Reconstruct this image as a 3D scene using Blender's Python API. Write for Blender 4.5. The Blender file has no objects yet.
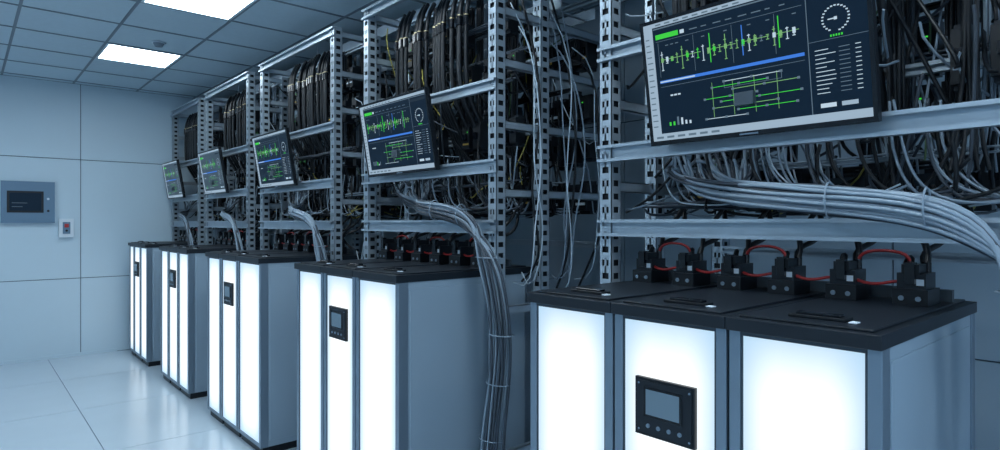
import bpy, math, random
from mathutils import Matrix, Vector
random.seed(7)
S = bpy.context.scene
S.view_settings.view_transform = 'Standard'
S.view_settings.look = 'None'

# ------------------------------------------------------------ materials
def mat(name, col, rough=0.5, metal=0.0, emi=None, es=1.0, noise=0.0, nscale=6.0, spec=0.5):
    m = bpy.data.materials.new(name); m.use_nodes = True
    nt = m.node_tree; b = nt.nodes['Principled BSDF']
    b.inputs['Base Color'].default_value = (*col, 1)
    b.inputs['Roughness'].default_value = rough
    b.inputs['Metallic'].default_value = metal
    b.inputs['Specular IOR Level'].default_value = spec
    if emi:
        b.inputs['Emission Color'].default_value = (*emi, 1)
        b.inputs['Emission Strength'].default_value = es
    if noise > 0:
        tc = nt.nodes.new('ShaderNodeTexCoord'); n = nt.nodes.new('ShaderNodeTexNoise')
        n.inputs['Scale'].default_value = nscale; n.inputs['Detail'].default_value = 4
        nt.links.new(tc.outputs['Object'], n.inputs['Vector'])
        r = nt.nodes.new('ShaderNodeMapRange')
        r.inputs['To Min'].default_value = 1 - noise; r.inputs['To Max'].default_value = 1 + noise
        nt.links.new(n.outputs['Fac'], r.inputs['Value'])
        mx = nt.nodes.new('ShaderNodeVectorMath'); mx.operation = 'SCALE'
        mx.inputs[0].default_value = col
        nt.links.new(r.outputs['Result'], mx.inputs['Scale'])
        nt.links.new(mx.outputs['Vector'], b.inputs['Base Color'])
    return m

M = dict(
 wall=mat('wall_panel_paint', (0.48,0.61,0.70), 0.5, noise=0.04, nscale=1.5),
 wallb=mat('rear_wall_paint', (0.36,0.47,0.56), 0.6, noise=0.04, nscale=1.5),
 seam=mat('seam_dark', (0.10,0.14,0.18), 0.8),
 floor=mat('floor_tile', (0.48,0.58,0.66), 0.19, noise=0.05, nscale=2),
 floorseam=mat('floor_seam', (0.12,0.17,0.22), 0.6),
 ceil=mat('ceiling_tile', (0.50,0.62,0.70), 0.9, noise=0.06, nscale=30),
 tbar=mat('ceiling_grid_metal', (0.17,0.22,0.27), 0.6),
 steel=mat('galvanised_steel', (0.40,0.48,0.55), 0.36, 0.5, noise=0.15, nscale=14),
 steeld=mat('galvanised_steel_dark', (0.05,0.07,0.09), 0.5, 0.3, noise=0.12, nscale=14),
 alu=mat('brushed_aluminium', (0.22,0.29,0.36), 0.32, 0.55),
 side=mat('cabinet_side_paint', (0.29,0.38,0.46), 0.40, noise=0.05, nscale=3),
 lid=mat('lid_plastic', (0.010,0.015,0.022), 0.42, noise=0.1, nscale=20, spec=.35),
 black=mat('black_plastic', (0.006,0.009,0.013), 0.4, spec=.35),
 blackg=mat('black_gloss', (0.004,0.006,0.010), 0.2, spec=.4),
 gasket=mat('gasket_dark', (0.04,0.06,0.08), 0.5),
 label=mat('label_white', (0.6,0.68,0.75), 0.6),
 laby=mat('label_amber', (0.45,0.30,0.06), 0.6),
 red=mat('red_cable', (0.36,0.02,0.02), 0.4),
 cblk=mat('cable_black', (0.006,0.009,0.013), 0.45, spec=.4),
 cdk=mat('cable_slate', (0.04,0.055,0.075), 0.45),
 cgry=mat('cable_grey', (0.23,0.30,0.37), 0.45),
 cyel=mat('cable_yellow', (0.38,0.33,0.07), 0.5),
 cwht=mat('cable_white', (0.5,0.6,0.68), 0.5),
 cgrn=mat('cable_green', (0.08,0.15,0.07), 0.5),
 brass=mat('brass_fitting', (0.30,0.26,0.16), 0.35, 0.8),
 wbox=mat('wall_box_blue', (0.11,0.20,0.30), 0.4),
 scr=mat('screen_glass', (0.003,0.006,0.012), 0.3, emi=(0.004,0.012,0.024), es=1.0, spec=.08),
 scrg=mat('screen_grey', (0.01,0.015,0.02), 0.3, emi=(0.022,0.040,0.060), es=1.0, spec=.2),
 lcd=mat('lcd_grey', (0.05,0.08,0.11), 0.2, emi=(0.06,0.11,0.16), es=0.8),
 u_w=mat('ui_white', (0,0,0), 0.5, emi=(0.50,0.64,0.76), es=1.0, spec=.1),
 u_l=mat('ui_light_bar', (0,0,0), 0.5, emi=(0.36,0.49,0.62), es=0.9, spec=.1),
 u_g=mat('ui_green', (0,0,0), 0.5, emi=(0.05,0.62,0.06), es=1.0, spec=.1),
 u_b=mat('ui_blue', (0,0,0), 0.5, emi=(0.05,0.20,0.72), es=1.0, spec=.1),
 u_y=mat('ui_olive', (0,0,0), 0.5, emi=(0.20,0.46,0.18), es=0.9, spec=.1),
 u_d=mat('ui_panel_dark', (0,0,0), 0.5, emi=(0.015,0.03,0.05), es=1.0, spec=.1),
 u_m=mat('ui_line_grey', (0,0,0), 0.5, emi=(0.11,0.17,0.23), es=1.0, spec=.1),
)
M['lamp'] = mat('led_panel', (0.9,0.9,0.9), 0.5, emi=(0.80,0.92,1.0), es=16.5)

def diffuser():
    m = bpy.data.materials.new('backlit_acrylic'); m.use_nodes = True
    nt = m.node_tree; b = nt.nodes['Principled BSDF']; L = nt.links
    tc = nt.nodes.new('ShaderNodeTexCoord'); sp = nt.nodes.new('ShaderNodeSeparateXYZ')
    L.new(tc.outputs['Generated'], sp.inputs[0])
    def tent(o, k):
        a = nt.nodes.new('ShaderNodeMath'); a.operation='SUBTRACT'; a.inputs[0].default_value=1
        L.new(o, a.inputs[1])
        mn = nt.nodes.new('ShaderNodeMath'); mn.operation='MINIMUM'
        L.new(o, mn.inputs[0]); L.new(a.outputs[0], mn.inputs[1])
        r = nt.nodes.new('ShaderNodeMapRange'); r.interpolation_type='SMOOTHSTEP'
        r.inputs['From Max'].default_value = k; r.inputs['From Min'].default_value = -k*.4
        L.new(mn.outputs[0], r.inputs['Value']); return r.outputs['Result']
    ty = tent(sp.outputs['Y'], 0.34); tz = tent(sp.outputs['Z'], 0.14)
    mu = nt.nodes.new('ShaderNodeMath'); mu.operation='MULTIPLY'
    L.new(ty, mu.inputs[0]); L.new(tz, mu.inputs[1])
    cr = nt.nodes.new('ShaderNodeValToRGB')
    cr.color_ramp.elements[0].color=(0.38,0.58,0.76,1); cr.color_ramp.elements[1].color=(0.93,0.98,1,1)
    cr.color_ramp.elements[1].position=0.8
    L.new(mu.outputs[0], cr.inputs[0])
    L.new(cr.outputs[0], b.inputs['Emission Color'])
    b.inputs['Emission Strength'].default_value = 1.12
    b.inputs['Base Color'].default_value=(0.1,0.1,0.1,1); b.inputs['Roughness'].default_value=0.3
    return m
M['glow'] = diffuser()

# ------------------------------------------------------------ mesh builder
class MB:
    def __init__(s): s.v=[]; s.f=[]; s.m=[]; s.names=[]; s.T=Matrix.Identity(4)
    def mi(s, n):
        if n not in s.names: s.names.append(n)
        return s.names.index(n)
    def add(s, vs, fs, m):
        o=len(s.v); s.v += [tuple(s.T@Vector(p)) for p in vs]
        k=s.mi(m)
        for f in fs: s.f.append([o+i for i in f]); s.m.append(k)
    def box(s,x0,x1,y0,y1,z0,z1,m):
        if x0>x1:x0,x1=x1,x0
        if y0>y1:y0,y1=y1,y0
        if z0>z1:z0,z1=z1,z0
        s.add([(x0,y0,z0),(x1,y0,z0),(x1,y1,z0),(x0,y1,z0),(x0,y0,z1),(x1,y0,z1),(x1,y1,z1),(x0,y1,z1)],
              [(0,3,2,1),(4,5,6,7),(0,1,5,4),(1,2,6,5),(2,3,7,6),(3,0,4,7)],m)
    def cyl(s,c,ax,r,h,m,n=12,r2=None):
        r2 = r if r2 is None else r2
        a=Vector(ax).normalized(); t=Vector((0,0,1)) if abs(a.z)<.9 else Vector((1,0,0))
        u=a.cross(t).normalized(); w=a.cross(u); c=Vector(c); vs=[]
        for k in range(2):
            rr = r if k==0 else r2
            for i in range(n):
                g=2*math.pi*i/n
                vs.append(c+a*h*k+u*rr*math.cos(g)+w*rr*math.sin(g))
        fs=[(i,(i+1)%n,n+(i+1)%n,n+i) for i in range(n)]+[tuple(range(n))[::-1],tuple(range(n,2*n))]
        s.add(vs,fs,m)
    def obj(s,name,bevel=0,parent=None,seg=2):
        me=bpy.data.meshes.new(name); me.from_pydata(s.v,[],s.f)
        for n in s.names: me.materials.append(M[n])
        me.polygons.foreach_set('material_index',s.m)
        me.update()
        import bmesh
        bm=bmesh.new(); bm.from_mesh(me); bmesh.ops.recalc_face_normals(bm,faces=bm.faces); bm.to_mesh(me); bm.free()
        o=bpy.data.objects.new(name,me); S.collection.objects.link(o)
        if bevel:
            b=o.modifiers.new('bevel','BEVEL'); b.width=bevel; b.segments=seg; b.limit_method='ANGLE'
        if parent: o.parent=parent
        return o

def curves(name, groups, parent=None, res=3):
    for k,(mk,r,paths) in enumerate(groups):
        if not paths: continue
        cu=bpy.data.curves.new(name+'_'+M[mk].name,'CURVE'); cu.dimensions='3D'
        cu.bevel_depth=r; cu.bevel_resolution=1; cu.resolution_u=res; cu.use_fill_caps=True
        cu.materials.append(M[mk])
        for p in paths:
            sp=cu.splines.new('NURBS'); sp.points.add(len(p)-1)
            for i,q in enumerate(p): sp.points[i].co=(*q,1)
            sp.order_u=min(4,len(p)); sp.use_endpoint_u=True
        o=bpy.data.objects.new(cu.name,cu); S.collection.objects.link(o)
        if parent: o.parent=parent
def empty(name):
    e=bpy.data.objects.new(name,None); S.collection.objects.link(e); e.empty_display_size=.1; return e

H=1.5
CEIL=3.05; XL=-2.8; XB=3.5; YE=8.3; YN=-2.4
# ------------------------------------------------------------ room
mb=MB(); mb.box(XL,XB,YN,YE,-.1,-.004,'floorseam')
def rng(a,b,st,o):
    k=math.floor((a-o)/st); r=[]
    while o+k*st<b:
        lo=max(a,o+k*st); hi=min(b,o+(k+1)*st)
        if hi-lo>.02: r.append((lo,hi))
        k+=1
    return r
for a,b in rng(XL,XB,1.2,.70):
    for c,d in rng(YN,YE,1.2,5.89):
        mb.box(a+.003,b-.003,c+.003,d-.003,-.004,0,'floor')
mb.obj('floor')
mb=MB(); mb.box(XL,XB,YN,YE,CEIL+.01,CEIL+.12,'seam')
lampcells=[]
for a,b in rng(XL,XB,.62,.93):
    for c,d in rng(YN,YE,.65,6.2):
        ix=round((a-.93)/.62); iy=round((c-6.2)/.65)
        if ix in (0,-3) and iy%3==0 and abs(b-a-.62)<.01 and abs(d-c-.65)<.01:  # cells out of view hold extra panels, added to light the room
            lampcells.append((a,b,c,d)); continue
        mb.box(a+.008,b-.008,c+.008,d-.008,CEIL,CEIL+.01,'ceil')
for a,b in rng(XL,XB,.62,.93): mb.box(a-.010,a+.010,YN,YE,CEIL-.005,CEIL+.012,'tbar')
for c,d in rng(YN,YE,.65,6.2): mb.box(XL,XB,c-.010,c+.010,CEIL-.0052,CEIL+.012,'tbar')
mb.obj('ceiling')
for a,b,c,d in lampcells:
    m2=MB(); m2.box(a+.03,b-.03,c+.03,d-.03,CEIL-.004,CEIL+.004,'lamp')
    for q in ((a+.01,b-.01,c+.01,c+.03),(a+.01,b-.01,d-.03,d-.01),(a+.01,a+.03,c+.03,d-.03),(b-.03,b-.01,c+.03,d-.03)):
        m2.box(q[0],q[1],q[2],q[3],CEIL-.008,CEIL+.004,'label')
    m2.obj('ceiling_light_panel')
mb=MB(); mb.box(XL-.1,XB+.1,YE,YE+.1,-.1,CEIL+.12,'seam')
for a,b in rng(XL,XB,1.65,1.0):
    for z0,z1 in ((0.0,.87),(.87,2.2),(2.2,CEIL)):
        mb.box(a+.004,b-.004,YE-.012,YE,z0+.004,z1-.004,'wall')
mb.obj('wall_end')
mb=MB(); mb.box(XL,1.35,YE-.022,YE-.012,0,.035,'wall'); mb.obj('baseboard_end')
mb=MB(); mb.box(XB,XB+.1,YN,YE,-.1,CEIL+.12,'seam')
for c,d in rng(YN,YE,1.65,1.0):
    for z0,z1 in ((0.0,.87),(.87,2.2),(2.2,CEIL)):
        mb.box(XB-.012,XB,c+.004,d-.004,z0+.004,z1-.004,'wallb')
mb.obj('wall_back')
mb=MB(); mb.box(XL-.1,XL,YN,YE,-.1,CEIL+.12,'wall'); mb.obj('wall_aisle')

mb=MB(); mb.cyl((1.27,5.90,CEIL-.012),(0,0,1),.055,.007,'label',20); mb.cyl((1.27,5.90,CEIL-.04),(0,0,1),.03,.03,'tbar',20,r2=.045)
mb.obj('smoke_detector')
y=YE-.012
mb=MB(); mb.box(.30,.76,y-.05,y,1.49,1.935,'wbox'); mb.box(.325,.735,y-.056,y-.05,1.515,1.91,'wbox')
mb.box(.35,.66,y-.062,y-.056,1.60,1.83,'black'); mb.box(.37,.64,y-.064,y-.062,1.62,1.81,'scr')
mb.box(.39,.52,y-.0648,y-.064,1.70,1.704,'u_m'); mb.box(.39,.48,y-.0648,y-.064,1.66,1.664,'u_m')
mb.cyl((.70,y-.056,1.62),(0,-1,0),.012,.01,'black'); mb.cyl((.70,y-.056,1.75),(0,-1,0),.012,.01,'label')
mb.obj('wall_control_panel',bevel=.003)
mb=MB(); mb.box(.795,.93,y-.045,y,1.33,1.535,'label'); mb.box(.83,.90,y-.052,y-.045,1.37,1.50,'wbox'); mb.box(.845,.885,y-.062,y-.052,1.44,1.48,'red')
mb.cyl((.865,y-.052,1.405),(0,-1,0),.012,.008,'black')
mb.obj('wall_call_box',bevel=.003)

# ------------------------------------------------------------ cabinets
XF=1.43; XD=2.23; HT=1.272
units=[
 dict(c=[.425,.77,1.125,1.478], r=(.22,1.565), m=(1.277,.559)),
 dict(c=[2.293,2.69,3.04,3.385], r=(2.19,3.465), m=(3.29,2.587)),
 dict(c=[3.94,4.38,4.75,5.08], r=(3.87,5.25), m=(5.08,4.38)),
 dict(c=[5.60,5.94,6.28,6.57], r=(5.53,6.81), m=(6.60,5.93)),
 dict(c=[7.15,7.47,7.79,8.03], r=(7.03,8.165), m=(8.06,7.40)),
]
def cabinet(y0,y1,disp):
    g=.004; y0+=g; y1-=g
    mb=MB()
    mb.box(XF+.02,XD-.02,y0+.015,y1-.015,0,.05,'black')
    mb.box(XF+.012,XD,y0+.003,y1-.003,.05,HT-.038,'side')
    p=.028
    for yy in (y0,y1-p):
        mb.box(XF,XF+.05,yy,yy+p,.05,HT-.038,'alu')
        mb.box(XD-.04,XD+.002,yy,yy+p,.05,HT-.038,'alu')
    mb.box(XF+.002,XF+.03,y0+p,y1-p,.05,.075,'alu')
    mb.box(XF+.002,XF+.03,y0+p,y1-p,HT-.050,HT-.038,'gasket')
    for yy in (y0+p,y1-p-.006): mb.box(XF+.003,XF+.03,yy,yy+.006,.07,HT-.046,'gasket')
    mb.box(XF+.06,XD-.06,y0-.0005,y0+.01,.09,HT-.07,'side')
    mb.box(XF-.014,XD+.012,y0-.003,y1+.003,HT-.038,HT-.006,'lid')
    mb.box(XF+.012,XD-.012,y0+.02,y1-.02,HT-.006,HT,'lid')
    ym=(y0+y1)/2
    mb.box(XF+.07,XF+.115,ym-.075,ym+.055,HT,HT+.008,'black')
    mb.box(XF+.078,XF+.106,ym-.06,ym+.04,HT+.008,HT+.014,'blackg')
    mb.box(XF+.06,XF+.085,ym-.10,ym-.082,HT,HT+.004,'label')
    o=mb.obj('battery_cabinet',bevel=.006,seg=3)
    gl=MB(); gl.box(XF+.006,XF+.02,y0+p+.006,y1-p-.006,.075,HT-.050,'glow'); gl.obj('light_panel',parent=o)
    if disp:
        d=MB(); a=ym+.096; b=ym-.090; xx=XF+.006
        d.box(xx-.012,xx,b,a,.908,1.068,'black')
        d.box(xx-.014,xx-.012,b+.008,a-.008,.916,1.06,'lid')
        d.box(xx-.016,xx-.014,b+.035,a-.030,.962,1.045,'blackg')
        d.box(xx-.017,xx-.016,b+.043,a-.038,.969,1.038,'lcd')
        for i in range(4): d.cyl((xx-.014,a-.045-i*.033,.938),(-1,0,0),.006,.004,'alu',12)
        for (q,z) in ((a-.014,1.052),(b+.014,1.052),(a-.014,.924),(b+.014,.924)): d.cyl((xx-.014,q,z),(-1,0,0),.003,.002,'alu',8)
        d.obj('control_display',bevel=.0015,parent=o)
for u in units:
    for i in range(3): cabinet(u['c'][i],u['c'][i+1],i==1)

# ------------------------------------------------------------ racks
RX=(1.90,2.20,2.75); PW=.06; RT=2.83
def post(mb,x,y,z1=RT):
    w=PW; t=.003; e=.014
    mb.box(x,x+w,y,y+w,0,.008,'steel')
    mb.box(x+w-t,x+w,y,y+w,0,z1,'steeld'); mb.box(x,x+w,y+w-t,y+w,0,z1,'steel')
    for q in (y,y+w-e): mb.box(x,x+t,q,q+e,0,z1,'steel')
    for q in (x,x+w-e): mb.box(q,q+e,y,y+t,0,z1,'steel')
    z=0; k=0
    while z<z1:
        h=.028
        mb.box(x,x+t,y+e,y+w-e,z,min(z+h,z1),'steel'); mb.box(x+e,x+w-e,y,y+t,z,min(z+h,z1),'steel')
        if k%2: mb.box(x,x+t,y+w/2-.004,y+w/2+.004,z,min(z+.06,z1),'steel')
        z+=.052; k+=1
    mb.box(x+.010,x+.012,y+.006,y+w-.004,0,z1,'black')  # black sheets behind the slots stand in for shade inside the hollow post
    mb.box(x+.006,x+w-.004,y+.010,y+.012,0,z1,'black')
    mb.box(x,x+w,y,y+w,z1,z1+.004,'steel')
def beamY(mb,x,y0,y1,z0,z1,m='steel'):
    mb.box(x+.012,x+.016,y0,y1,z0,z1,m); mb.box(x-.012,x+.016,y0,y1,z1-.004,z1,m); mb.box(x-.012,x+.016,y0,y1,z0,z0+.004,m)
    mb.box(x-.012,x-.009,y0,y1,z0+.004,z0+.012,m); mb.box(x-.012,x-.009,y0,y1,z1-.012,z1-.004,m)
def beamX(mb,y,x0,x1,z0,z1,m='steel'):
    mb.box(x0,x1,y,y+.004,z0,z1,m); mb.box(x0,x1,y,y+.03,z1-.004,z1,m); mb.box(x0,x1,y,y+.03,z0,z0+.004,m)
def rnd(a,b): return random.uniform(a,b)

for ui,u in enumerate(units):
    yn,yf=u['r']; e=empty('open_frame_equipment_rack')
    mb=MB()
    for x in RX:
        post(mb,x,yn); post(mb,x,yf-PW)
    for (z0,z1) in ((1.445,1.51),(1.735,1.80),(2.13,2.185),(RT-.06,RT)):
        beamY(mb,RX[0]-.004,yn,yf,z0,z1)
    for x in RX[1:]:
        for z in ((1.35,1.62,1.9,2.13,2.45,2.77) if x>2.5 else (1.95,2.3,2.77)):
            beamY(mb,x,yn+PW,yf-PW,z,z+.035)
    for y in (yn+.01,yf-.04):
        for z in (.35,1.05,1.62,1.95,2.25,2.5,2.77):
            beamX(mb,y,RX[0]+PW,RX[2],z,z+.04)
    for x in (2.35,2.62): mb.box(x,x+.004,yn,yf,2.62,2.68,'steel')
    yy=yn+.05
    while yy<yf: mb.box(2.35,2.62,yy,yy+.02,2.62,2.625,'steel'); yy+=.12
    mb.obj('rack_frame',parent=e)
    mb=MB()
    for z in (1.62,1.9,2.13,2.45):
        y=yn+.08
        while y<yf-.15:
            w=rnd(.04,.11); h=rnd(.10,.20); dx=rnd(.06,.14)
            if random.random()<.85:
                zc=z+.02; x1=RX[2]-.012
                mb.box(x1-dx,x1,y,y+w,zc-h/2,zc+h/2,'black'); mb.box(x1-dx*.6,x1,y+.005,y+w-.005,zc-h/2-.02,zc+h/2+.02,'lid')
                mb.box(x1-dx-.012,x1-dx,y+w*.35,y+w*.65,zc-.02,zc+.02,'blackg')
                if random.random()<.5: mb.box(x1-dx-.001,x1-dx,y+.008,y+w-.008,zc-.045,zc-.03,random.choice(['label','laby']))
                if random.random()<.35: mb.box(x1-dx-.002,x1-dx,y+w*.4,y+w*.4+.01,zc+.03,zc+.036,'u_g')
            y+=w+rnd(.004,.03)
    for z in (1.64,1.97,2.32,2.55):  # black modules; the lowest row is added as dark backing inside the rack
        y=yn+.1
        while y<yf-.15:
            w=rnd(.03,.07)
            if random.random()<.7:
                x1=RX[1]-.012+ (.2 if z<1.7 else 0); h=rnd(.08,.16)
                mb.box(x1-.07,x1,y,y+w,z-h/2,z+h/2,'black'); mb.box(x1-.05,x1,y+.004,y+w-.004,z-h/2-.015,z+h/2+.015,'lid')
                mb.box(x1-.085,x1-.07,y+w*.3,y+w*.7,z-.015,z+.02,'blackg')
                if random.random()<.5: mb.box(x1-.0715,x1-.07,y+.006,y+w-.006,z-.04,z-.030,random.choice(['label','laby','cgry']))
                if random.random()<.3: mb.box(x1-.0715,x1-.07,y+w*.2,y+w*.2+.007,z+.028,z+.034,random.choice(['u_g','laby']))
            y+=w+rnd(.01,.05)
    mb.box(RX[1]+.19,RX[1]+.2,yn+.06,yf-.06,1.62,1.66,'steeld'); mb.box(RX[1]-.012,RX[1],yn+.06,yf-.06,2.53,2.57,'steeld')
    mb.obj('breaker_modules',bevel=.003,parent=e,seg=1)
    G={k:[] for k in ('hose','blk','dk','gry','yel','wht','grn')}
    fit=MB()
    for grp in range(4):
        yc=yn+.40+grp*.19
        for j in range(4):
            y=yc+j*.034; x=2.02+rnd(-.012,.015)
            G['hose'].append([(x+.06,y,RT-.04),(x+.01,y,RT-.12),(x,y,2.6),(x,y,2.4),(x,y,2.25),(x+.04,y,2.12),(x+.14,y,2.0),(x+.2,y,1.8)])
            fit.cyl((x,y,2.56),(0,0,1),.016,.05,'blackg',10); fit.cyl((x,y,2.61),(0,0,1),.0148,.007,'brass',10)
    nrand=160 if ui<2 else (90 if ui==2 else 50)
    for i in range(nrand):
        x0=rnd(2.0,2.7); y0=rnd(yn+.05,yf-.05); z0=rnd(1.65,2.75)
        y1=min(yf-.03,max(yn+.03,y0+rnd(-.4,.4))); z1=max(1.55,z0-rnd(.0,.8)); x1=rnd(2.0,2.7); sag=rnd(.02,.14)
        p=[(x0,y0,z0),(x0+rnd(-.03,.03),y0+rnd(-.03,.03),z0-sag*.7),((x0+x1)/2+rnd(-.06,.06),(y0+y1)/2+rnd(-.06,.06),max(1.52,(z0+z1)/2-sag)),(x1+rnd(-.04,.04),y1+rnd(-.05,.05),max(1.52,z1-sag*.5)),(x1,y1,z1)]
        k=random.choices(['blk','dk','gry','yel','wht','grn'],[50,18,15,10,4,3])[0]; G[k].append(p)
    for b in range(20):
        yc=rnd(yn+.12,yf-.15); xc=rnd(2.08,2.62); zb=rnd(1.53,1.75); light=b%6==0
        for j in range(6):
            yy=yc+(j%3-1)*.015; xx=xc+(j//3)*.016
            G['gry' if light else ('blk' if random.random()<.85 else 'dk')].append([(xx,yy,2.8),(xx,yy,2.5),(xx+rnd(-.01,.01),yy+rnd(-.01,.01),2.2),(xx+rnd(-.01,.01),yy+rnd(-.01,.01),zb+.1),(xx+rnd(-.05,.05),yy+rnd(-.05,.05),zb)])
    for b in range(9):
        zc=random.choice((1.56,1.70,2.02,2.22,2.40,2.55)); xc=rnd(2.05,2.6)
        for j in range(4):
            z_=zc+(j%2)*.013; x_=xc+(j//2)*.013
            ya=yn+.06; yb=yf-.06
            G['gry' if b%4==0 else ('dk' if b%2 else 'blk')].append([(x_,ya+rnd(0,.1),z_),(x_,ya+.3,z_+rnd(-.01,.01)),(x_,(ya+yb)/2,z_-.02),(x_,yb-.3,z_+rnd(-.01,.01)),(x_,yb-rnd(0,.1),z_)])
    for i in range(44 if ui<3 else 12):
        y0=rnd(yn+.25,yf-.1); x0=rnd(2.0,2.3)
        G[random.choice(['gry','gry','gry','dk','wht','blk','blk'])].append([(x0,y0,1.85),(x0-.02,y0+rnd(-.03,.03),1.72),(x0-.03,y0-.05,1.60+rnd(-.04,.04)),(x0-.05,y0-.14,1.55+rnd(-.02,.03)),(max(1.99,x0-.08),max(yn+.08,y0-.3),1.545+rnd(0,.03)),(max(1.99,x0-.08),max(yn+.07,y0-.4),1.56+rnd(0,.05))])
    for i in range(10 if ui<3 else 4):
        y0=yn-rnd(.01,.16); x0=rnd(2.0,2.7)
        G[random.choice(['blk','dk','gry','wht','gry'])].append([(x0,yn+.05,rnd(2.3,2.75)),(x0,y0,2.35),(x0+rnd(-.1,.1),y0-rnd(0,.06),2.0),(x0+rnd(-.08,.08),y0+rnd(-.08,.05),1.7),(x0+rnd(-.1,.1),y0-rnd(-.03,.08),1.45),(x0+rnd(-.05,.05),y0,rnd(1.1,1.35)),(x0,yn+.03,rnd(1.0,1.3))])
    curves('cabling',[('cblk',.0125,G['hose']),('cblk',.006,G['blk']),('cdk',.005,G['dk']),('cgry',.004,G['gry']),('cyel',.0035,G['yel']),('cwht',.003,G['wht']),('cgrn',.0035,G['grn'])],parent=e)
    fit.obj('hose_fittings',parent=e)

    e2=empty('battery_disconnect_switches')
    mb=MB(); reds=[]; blks=[]
    c0,c1=u['c'][0],u['c'][3]; n=6; xb=1.99; sz=1.0 if ui==0 else 1.12
    ys=[c0+.09+(c1-c0-.18)*i/(n-1) for i in range(n)]
    for i,yy in enumerate(ys):
        w=.042*sz; q=sz
        mb.box(xb-.055,xb+.06,yy-w,yy+w,HT+.0005,HT+.045*q,'black'); mb.box(xb-.042,xb+.05,yy-w*.82,yy+w*.82,HT+.045*q,HT+.088*q,'lid')
        mb.box(xb-.05,xb+.02,yy-w*.5,yy+w*.5,HT+.085*q,HT+.112*q,'black')
        mb.box(xb-.058,xb-.034,yy-w*.28,yy+w*.28,HT+.06*q,HT+.118*q,'blackg')
        mb.box(xb-.0425,xb-.042,yy-.03,yy-.012,HT+.055*q,HT+.072*q,'label')
        mb.cyl((xb-.055,yy-.02,HT+.02),(-1,0,0),.007,.004,'alu',10); mb.cyl((xb-.055,yy+.02,HT+.02),(-1,0,0),.007,.004,'alu',10)
        mb.cyl((xb+.03,yy-.02,HT+.085*q),(0,0,1),.010,.03,'blackg',10); mb.cyl((xb+.03,yy+.02,HT+.085*q),(0,0,1),.010,.03,'blackg',10)
        if i<n-1:
            y2=ys[i+1]
            if i%2==0: reds.append([(xb+.03,yy+.02,HT+.11),(xb+.03,yy+.022,HT+.14),(xb+.03,(yy+y2)/2,HT+.15+rnd(-.01,.01)),(xb+.03,y2-.022,HT+.14),(xb+.03,y2-.02,HT+.11)])
            reds.append([(xb-.02,yy+.03,HT+.06),(xb-.03,yy+.05,HT+.07),(xb-.02,(yy+y2)/2,HT+.035),(xb-.02,y2-.03,HT+.06)])
        blks.append([(xb+.03,yy-.02,HT+.11),(xb+.06,yy-.02,HT+.16),(xb+.12,yy+.04,HT+.18),(xb+.2,yy,HT+.24),(xb+.22,yy-.05,HT+.36)])
        blks.append([(xb+.04,yy-.01,HT+.11),(xb+.08,yy+.01,HT+.15),(xb+.14,yy-.04,HT+.15),(xb+.22,yy-.03,HT+.22),(xb+.24,yy+.02,HT+.34)])
        blks.append([(xb+.03,yy+.02,HT+.11),(xb+.05,yy+.02,HT+.14),(xb+.09,yy+.06,HT+.10),(xb+.12,yy+.05,HT+.05),(xb+.15,yy-.02,HT+.02)])
    mb.box(xb+.11,xb+.13,c0+.03,c1-.03,HT+.0005,HT+.035,'steeld')
    mb.obj('switch_blocks',bevel=.004,parent=e2)
    curves('jumper',[('red',.005,reds),('cblk',.009,blks)],parent=e2)

    e3=empty('cable_harness'); Z=lambda z:H+z; paths=[]; N=36 if ui<3 else 12
    yh=yn+(.09 if ui==0 else 0)+(.05 if ui==2 else 0); sc=1 if ui<2 else .75
    base=[(1.96,.72,.10),(1.84,.58,.085),(1.80,.36,.06),(1.79,.13,.035),(1.785,-.01,-.04),(1.79,-.07,-.16),(1.80,-.11,-.32),(1.80,-.15,-.50),(1.80,-.13,-.72),(1.80,-.08,-.98),(1.81,-.06,-1.25),(1.84,-.05,-1.485)]
    for i in range(N):
        a=2*math.pi*i*.618; r=.047*sc*math.sqrt((i+.5)/N); ou=r*math.cos(a); ov=r*math.sin(a)
        ys_=yn+.80+.38*((i*7)%N)/N; zs=rnd(.20,.32)
        p=[(rnd(2.0,2.3),ys_+rnd(-.03,.05),Z(zs)),(2.05,ys_-.02,Z(.22)),(2.02,ys_-.05,Z(.14)+ov)]
        for j,(bx,by,bz) in enumerate(base):
            jit=.008 if j<5 else .013
            if j<5: p.append((bx+ou*.5+rnd(-.003,.003),yh+by,Z(bz)+ov*.9+rnd(-jit,jit)))
            else: p.append((bx+ou*.8+rnd(-jit,jit)*.6,yh+by+ov*1.3+rnd(-jit,jit),max(.01,Z(bz))))
        paths.append(p)
    random.shuffle(paths)
    curves('strands',[('cgry',.0062,paths[:N*3//5]),('cdk',.0062,paths[N*3//5:])],parent=e3,res=4)
    ties=[]
    for j in (2,3,5,7,8,9):
        bx,by,bz=base[j]; q=[]
        for k in range(13):
            a=2*math.pi*k/12
            if j<4: q.append((bx+.036*sc*math.cos(a),yh+by,Z(bz)+.052*sc*math.sin(a)))
            else: q.append((bx+.048*sc*math.cos(a),yh+by+.068*sc*math.sin(a),Z(bz)))
        ties.append(q)
    if ui<3: curves('cable_tie',[('cgry',.0026,ties)],parent=e3)

mb=MB()
for x in (2.30,2.66): mb.box(x,x+.004,.2,8.2,2.85,2.93,'steel')
y=.25
while y<8.2: mb.box(2.30,2.66,y,y+.03,2.85,2.856,'steel'); y+=.15
for yy in (1.0,3.0,5.0,7.0):
    for x in (2.30,2.66): mb.cyl((x,yy,2.93),(0,0,1),.005,CEIL-2.93,'steel',8)
mb.obj('overhead_cable_tray')

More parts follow.
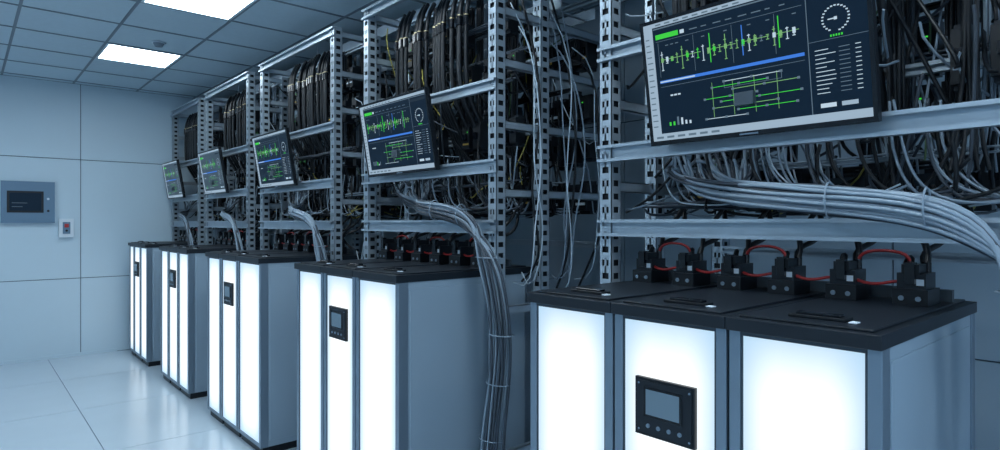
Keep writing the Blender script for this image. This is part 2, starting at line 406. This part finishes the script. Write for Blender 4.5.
# ------------------------------------------------------------ monitors
def monitor(yl,yr,kind):
    W=yl-yr; Hh=.425
    T=Matrix.Translation((1.84,yl,1.768))@Matrix.Rotation(math.radians(-9.5),4,'Y')@Matrix.Rotation(math.radians(-90),4,'Z')
    e=empty('flat_panel_monitor')
    mb=MB(); mb.T=T
    mb.box(0,W,0,.022,0,Hh,'black'); mb.box(.06,W-.06,.022,.040,.05,Hh-.05,'lid')
    b=.012
    mb.box(0,W,-.004,0,0,.016,'blackg'); mb.box(0,W,-.004,0,Hh-b,Hh,'blackg')
    mb.box(0,b,-.004,0,.016,Hh-b,'blackg'); mb.box(W-b,W,-.004,0,.016,Hh-b,'blackg')
    mb.box(W/2-.03,W/2+.03,-.0045,-.004,.005,.010,'alu')
    mb.box(W/2-.05,W/2+.05,.040,.05,Hh/2-.15,Hh/2+.05,'steeld')
    mb.obj('monitor_housing',bevel=.002,parent=e)
    br=MB(); br.box(1.80,1.884,(yl+yr)/2-.03,(yl+yr)/2+.03,1.86,1.90,'steeld'); br.box(1.874,1.884,(yl+yr)/2-.05,(yl+yr)/2+.05,1.79,1.92,'steeld')
    br.obj('mount_bracket',parent=e)
    s=MB(); s.T=T
    x0,x1,z0,z1=b,W-b,.016,Hh-b
    s.box(x0,x1,-.001,0,z0,z1,'scr' if kind<3 else 'scrg')
    sw=x1-x0; sh=z1-z0
    def R(u0,u1,v0,v1,m,l=1):
        s.box(x0+u0*sw,x0+u1*sw,-.001-.0004*l,-.001,z0+v0*sh,z0+v1*sh,m)
    R(0,1,.965,1,'u_l'); R(0,1,0,.06,'u_l'); R(0,.05,.06,.965,'u_l')
    for i in range(16): R(.008,.008+rnd(.02,.035),.12+i*.05,.13+i*.05,'u_m',2)
    for i in range(9): R(.07+i*.05,.10+i*.05,.975,.987,'u_m',2)
    for i in range(6): R(.02+i*.06,.06+i*.06,.018,.036,'u_m',2)
    R(.055,1,.945,.955,'u_m')
    R(.065,.19,.86,.90,'u_g'); R(.20,.222,.865,.895,'u_w')
    for i in range(8): R(.25+i*.06,.25+i*.06+rnd(.02,.045),.875,.883,'u_m')
    R(.065,.76,.84,.843,'u_m')
    c=.68
    for a,b2 in ((.09,.30),(.34,.47),(.50,.62),(.64,.745)): R(a,b2,c,c+.005,'u_y')
    for i in range(24):
        u=.09+i*.0275; h=rnd(.02,.055) if i%4 else rnd(.07,.11)
        m=random.choice(['u_w','u_g','u_y','u_y','u_m'])
        R(u,u+.0035,c-h,c+h*rnd(.6,1.0),m)
        R(u-.005,u+.008,c-h,c-h+.006,m,2); R(u-.005,u+.008,c+h*.5,c+h*.5+.006,m,2)
        if random.random()<.4: R(u-.004,u+.009,c-.018,c+.018,random.choice(['u_y','u_w','u_g']),2)
        if random.random()<.4: R(u-.002,u+.014,c+.115,c+.122,'u_m',2)
    for k in range(4): R(.075+k*.19,.0765+k*.19,.54,.83,'u_m')
    for u,m in ((.345,'u_g'),(.50,'u_b'),(.66,'u_g')): R(u,u+.004,.58,.81,m,2)
    R(.07,.76,.488,.512,'u_b'); R(.07,.26,.495,.505,'u_w',2)
    R(.07,.76,.455,.458,'u_m')
    for k in range(3): R(.12+k*.02,.135+k*.02,.37,.383,'u_w')
    for a,bb,v,m in ((.40,.66,.41,'u_w'),(.34,.60,.375,'u_g'),(.44,.73,.34,'u_y'),(.30,.55,.29,'u_g'),(.38,.74,.255,'u_g'),(.34,.64,.21,'u_y'),(.46,.72,.175,'u_g'),(.30,.50,.13,'u_w')):
        R(a,bb,v,v+.005,m)
        for q in (a,(a+bb)/2,bb): R(q-.006,q+.006,v-.006,v+.012,'u_m',2)
    for a,b2 in ((.40,.66),): R(a,b2,.36,.363,'u_m'); R(a,a+.002,.36,.41,'u_m'); R(b2,b2+.002,.36,.41,'u_m')
    for k in range(6): R(.10+k*.022,.110+k*.022,.12,.12+rnd(.02,.07),random.choice(['u_g','u_w','u_m']))
    for k in range(4): R(.34+k*.10,.342+k*.10,.14,.42,'u_y')
    R(.775,.778,.06,.945,'u_m'); R(.79,.985,.89,.92,'u_d'); R(.775,1,.565,.568,'u_m')
    cu=.885*sw+x0; cv=.70*sh+z0
    for k in range(24):
        if k in (17,18): continue
        a0=2*math.pi*k/24; px=cu+.034*math.cos(a0); pz=cv+.034*math.sin(a0)
        s.box(px-.0028,px+.0028,-.0015,-.001,pz-.0018,pz+.0018,'u_w')
    s.box(cu-.020,cu+.004,-.0016,-.001,cv-.0015,cv+.0015,'u_w'); s.box(cu-.004,cu+.004,-.0016,-.001,cv-.004,cv+.004,'u_w')
    for k in range(5): s.box(cu-.016+k*.007,cu-.012+k*.007,-.0016,-.001,cv-.048,cv-.042,'u_g')
    for k in range(11): R(.80,.80+rnd(.04,.08),.50-k*.030,.505-k*.030,'u_w'); R(.89,.93,.50-k*.030,.505-k*.030,'u_m'); R(.95,.97,.50-k*.030,.505-k*.030,'u_w')
    R(.81,.87,.10,.13,'u_w'); R(.89,.95,.10,.13,'u_l')
    s.obj('screen_interface',parent=e)
for i,u in enumerate(units): monitor(*u['m'],i)

# ------------------------------------------------------------ light
w=bpy.data.worlds.new('World'); S.world=w; w.use_nodes=True
w.node_tree.nodes['Background'].inputs[0].default_value=(0.42,0.61,0.82,1)
w.node_tree.nodes['Background'].inputs[1].default_value=1.15

cam=bpy.data.cameras.new('camera'); co=bpy.data.objects.new('camera',cam); S.collection.objects.link(co)
co.location=(0,0,H); co.rotation_euler=(math.radians(90),0,math.radians(-41.3))
cam.sensor_width=36; cam.lens=22.03; cam.shift_y=-.003; cam.clip_start=.05
S.camera=co
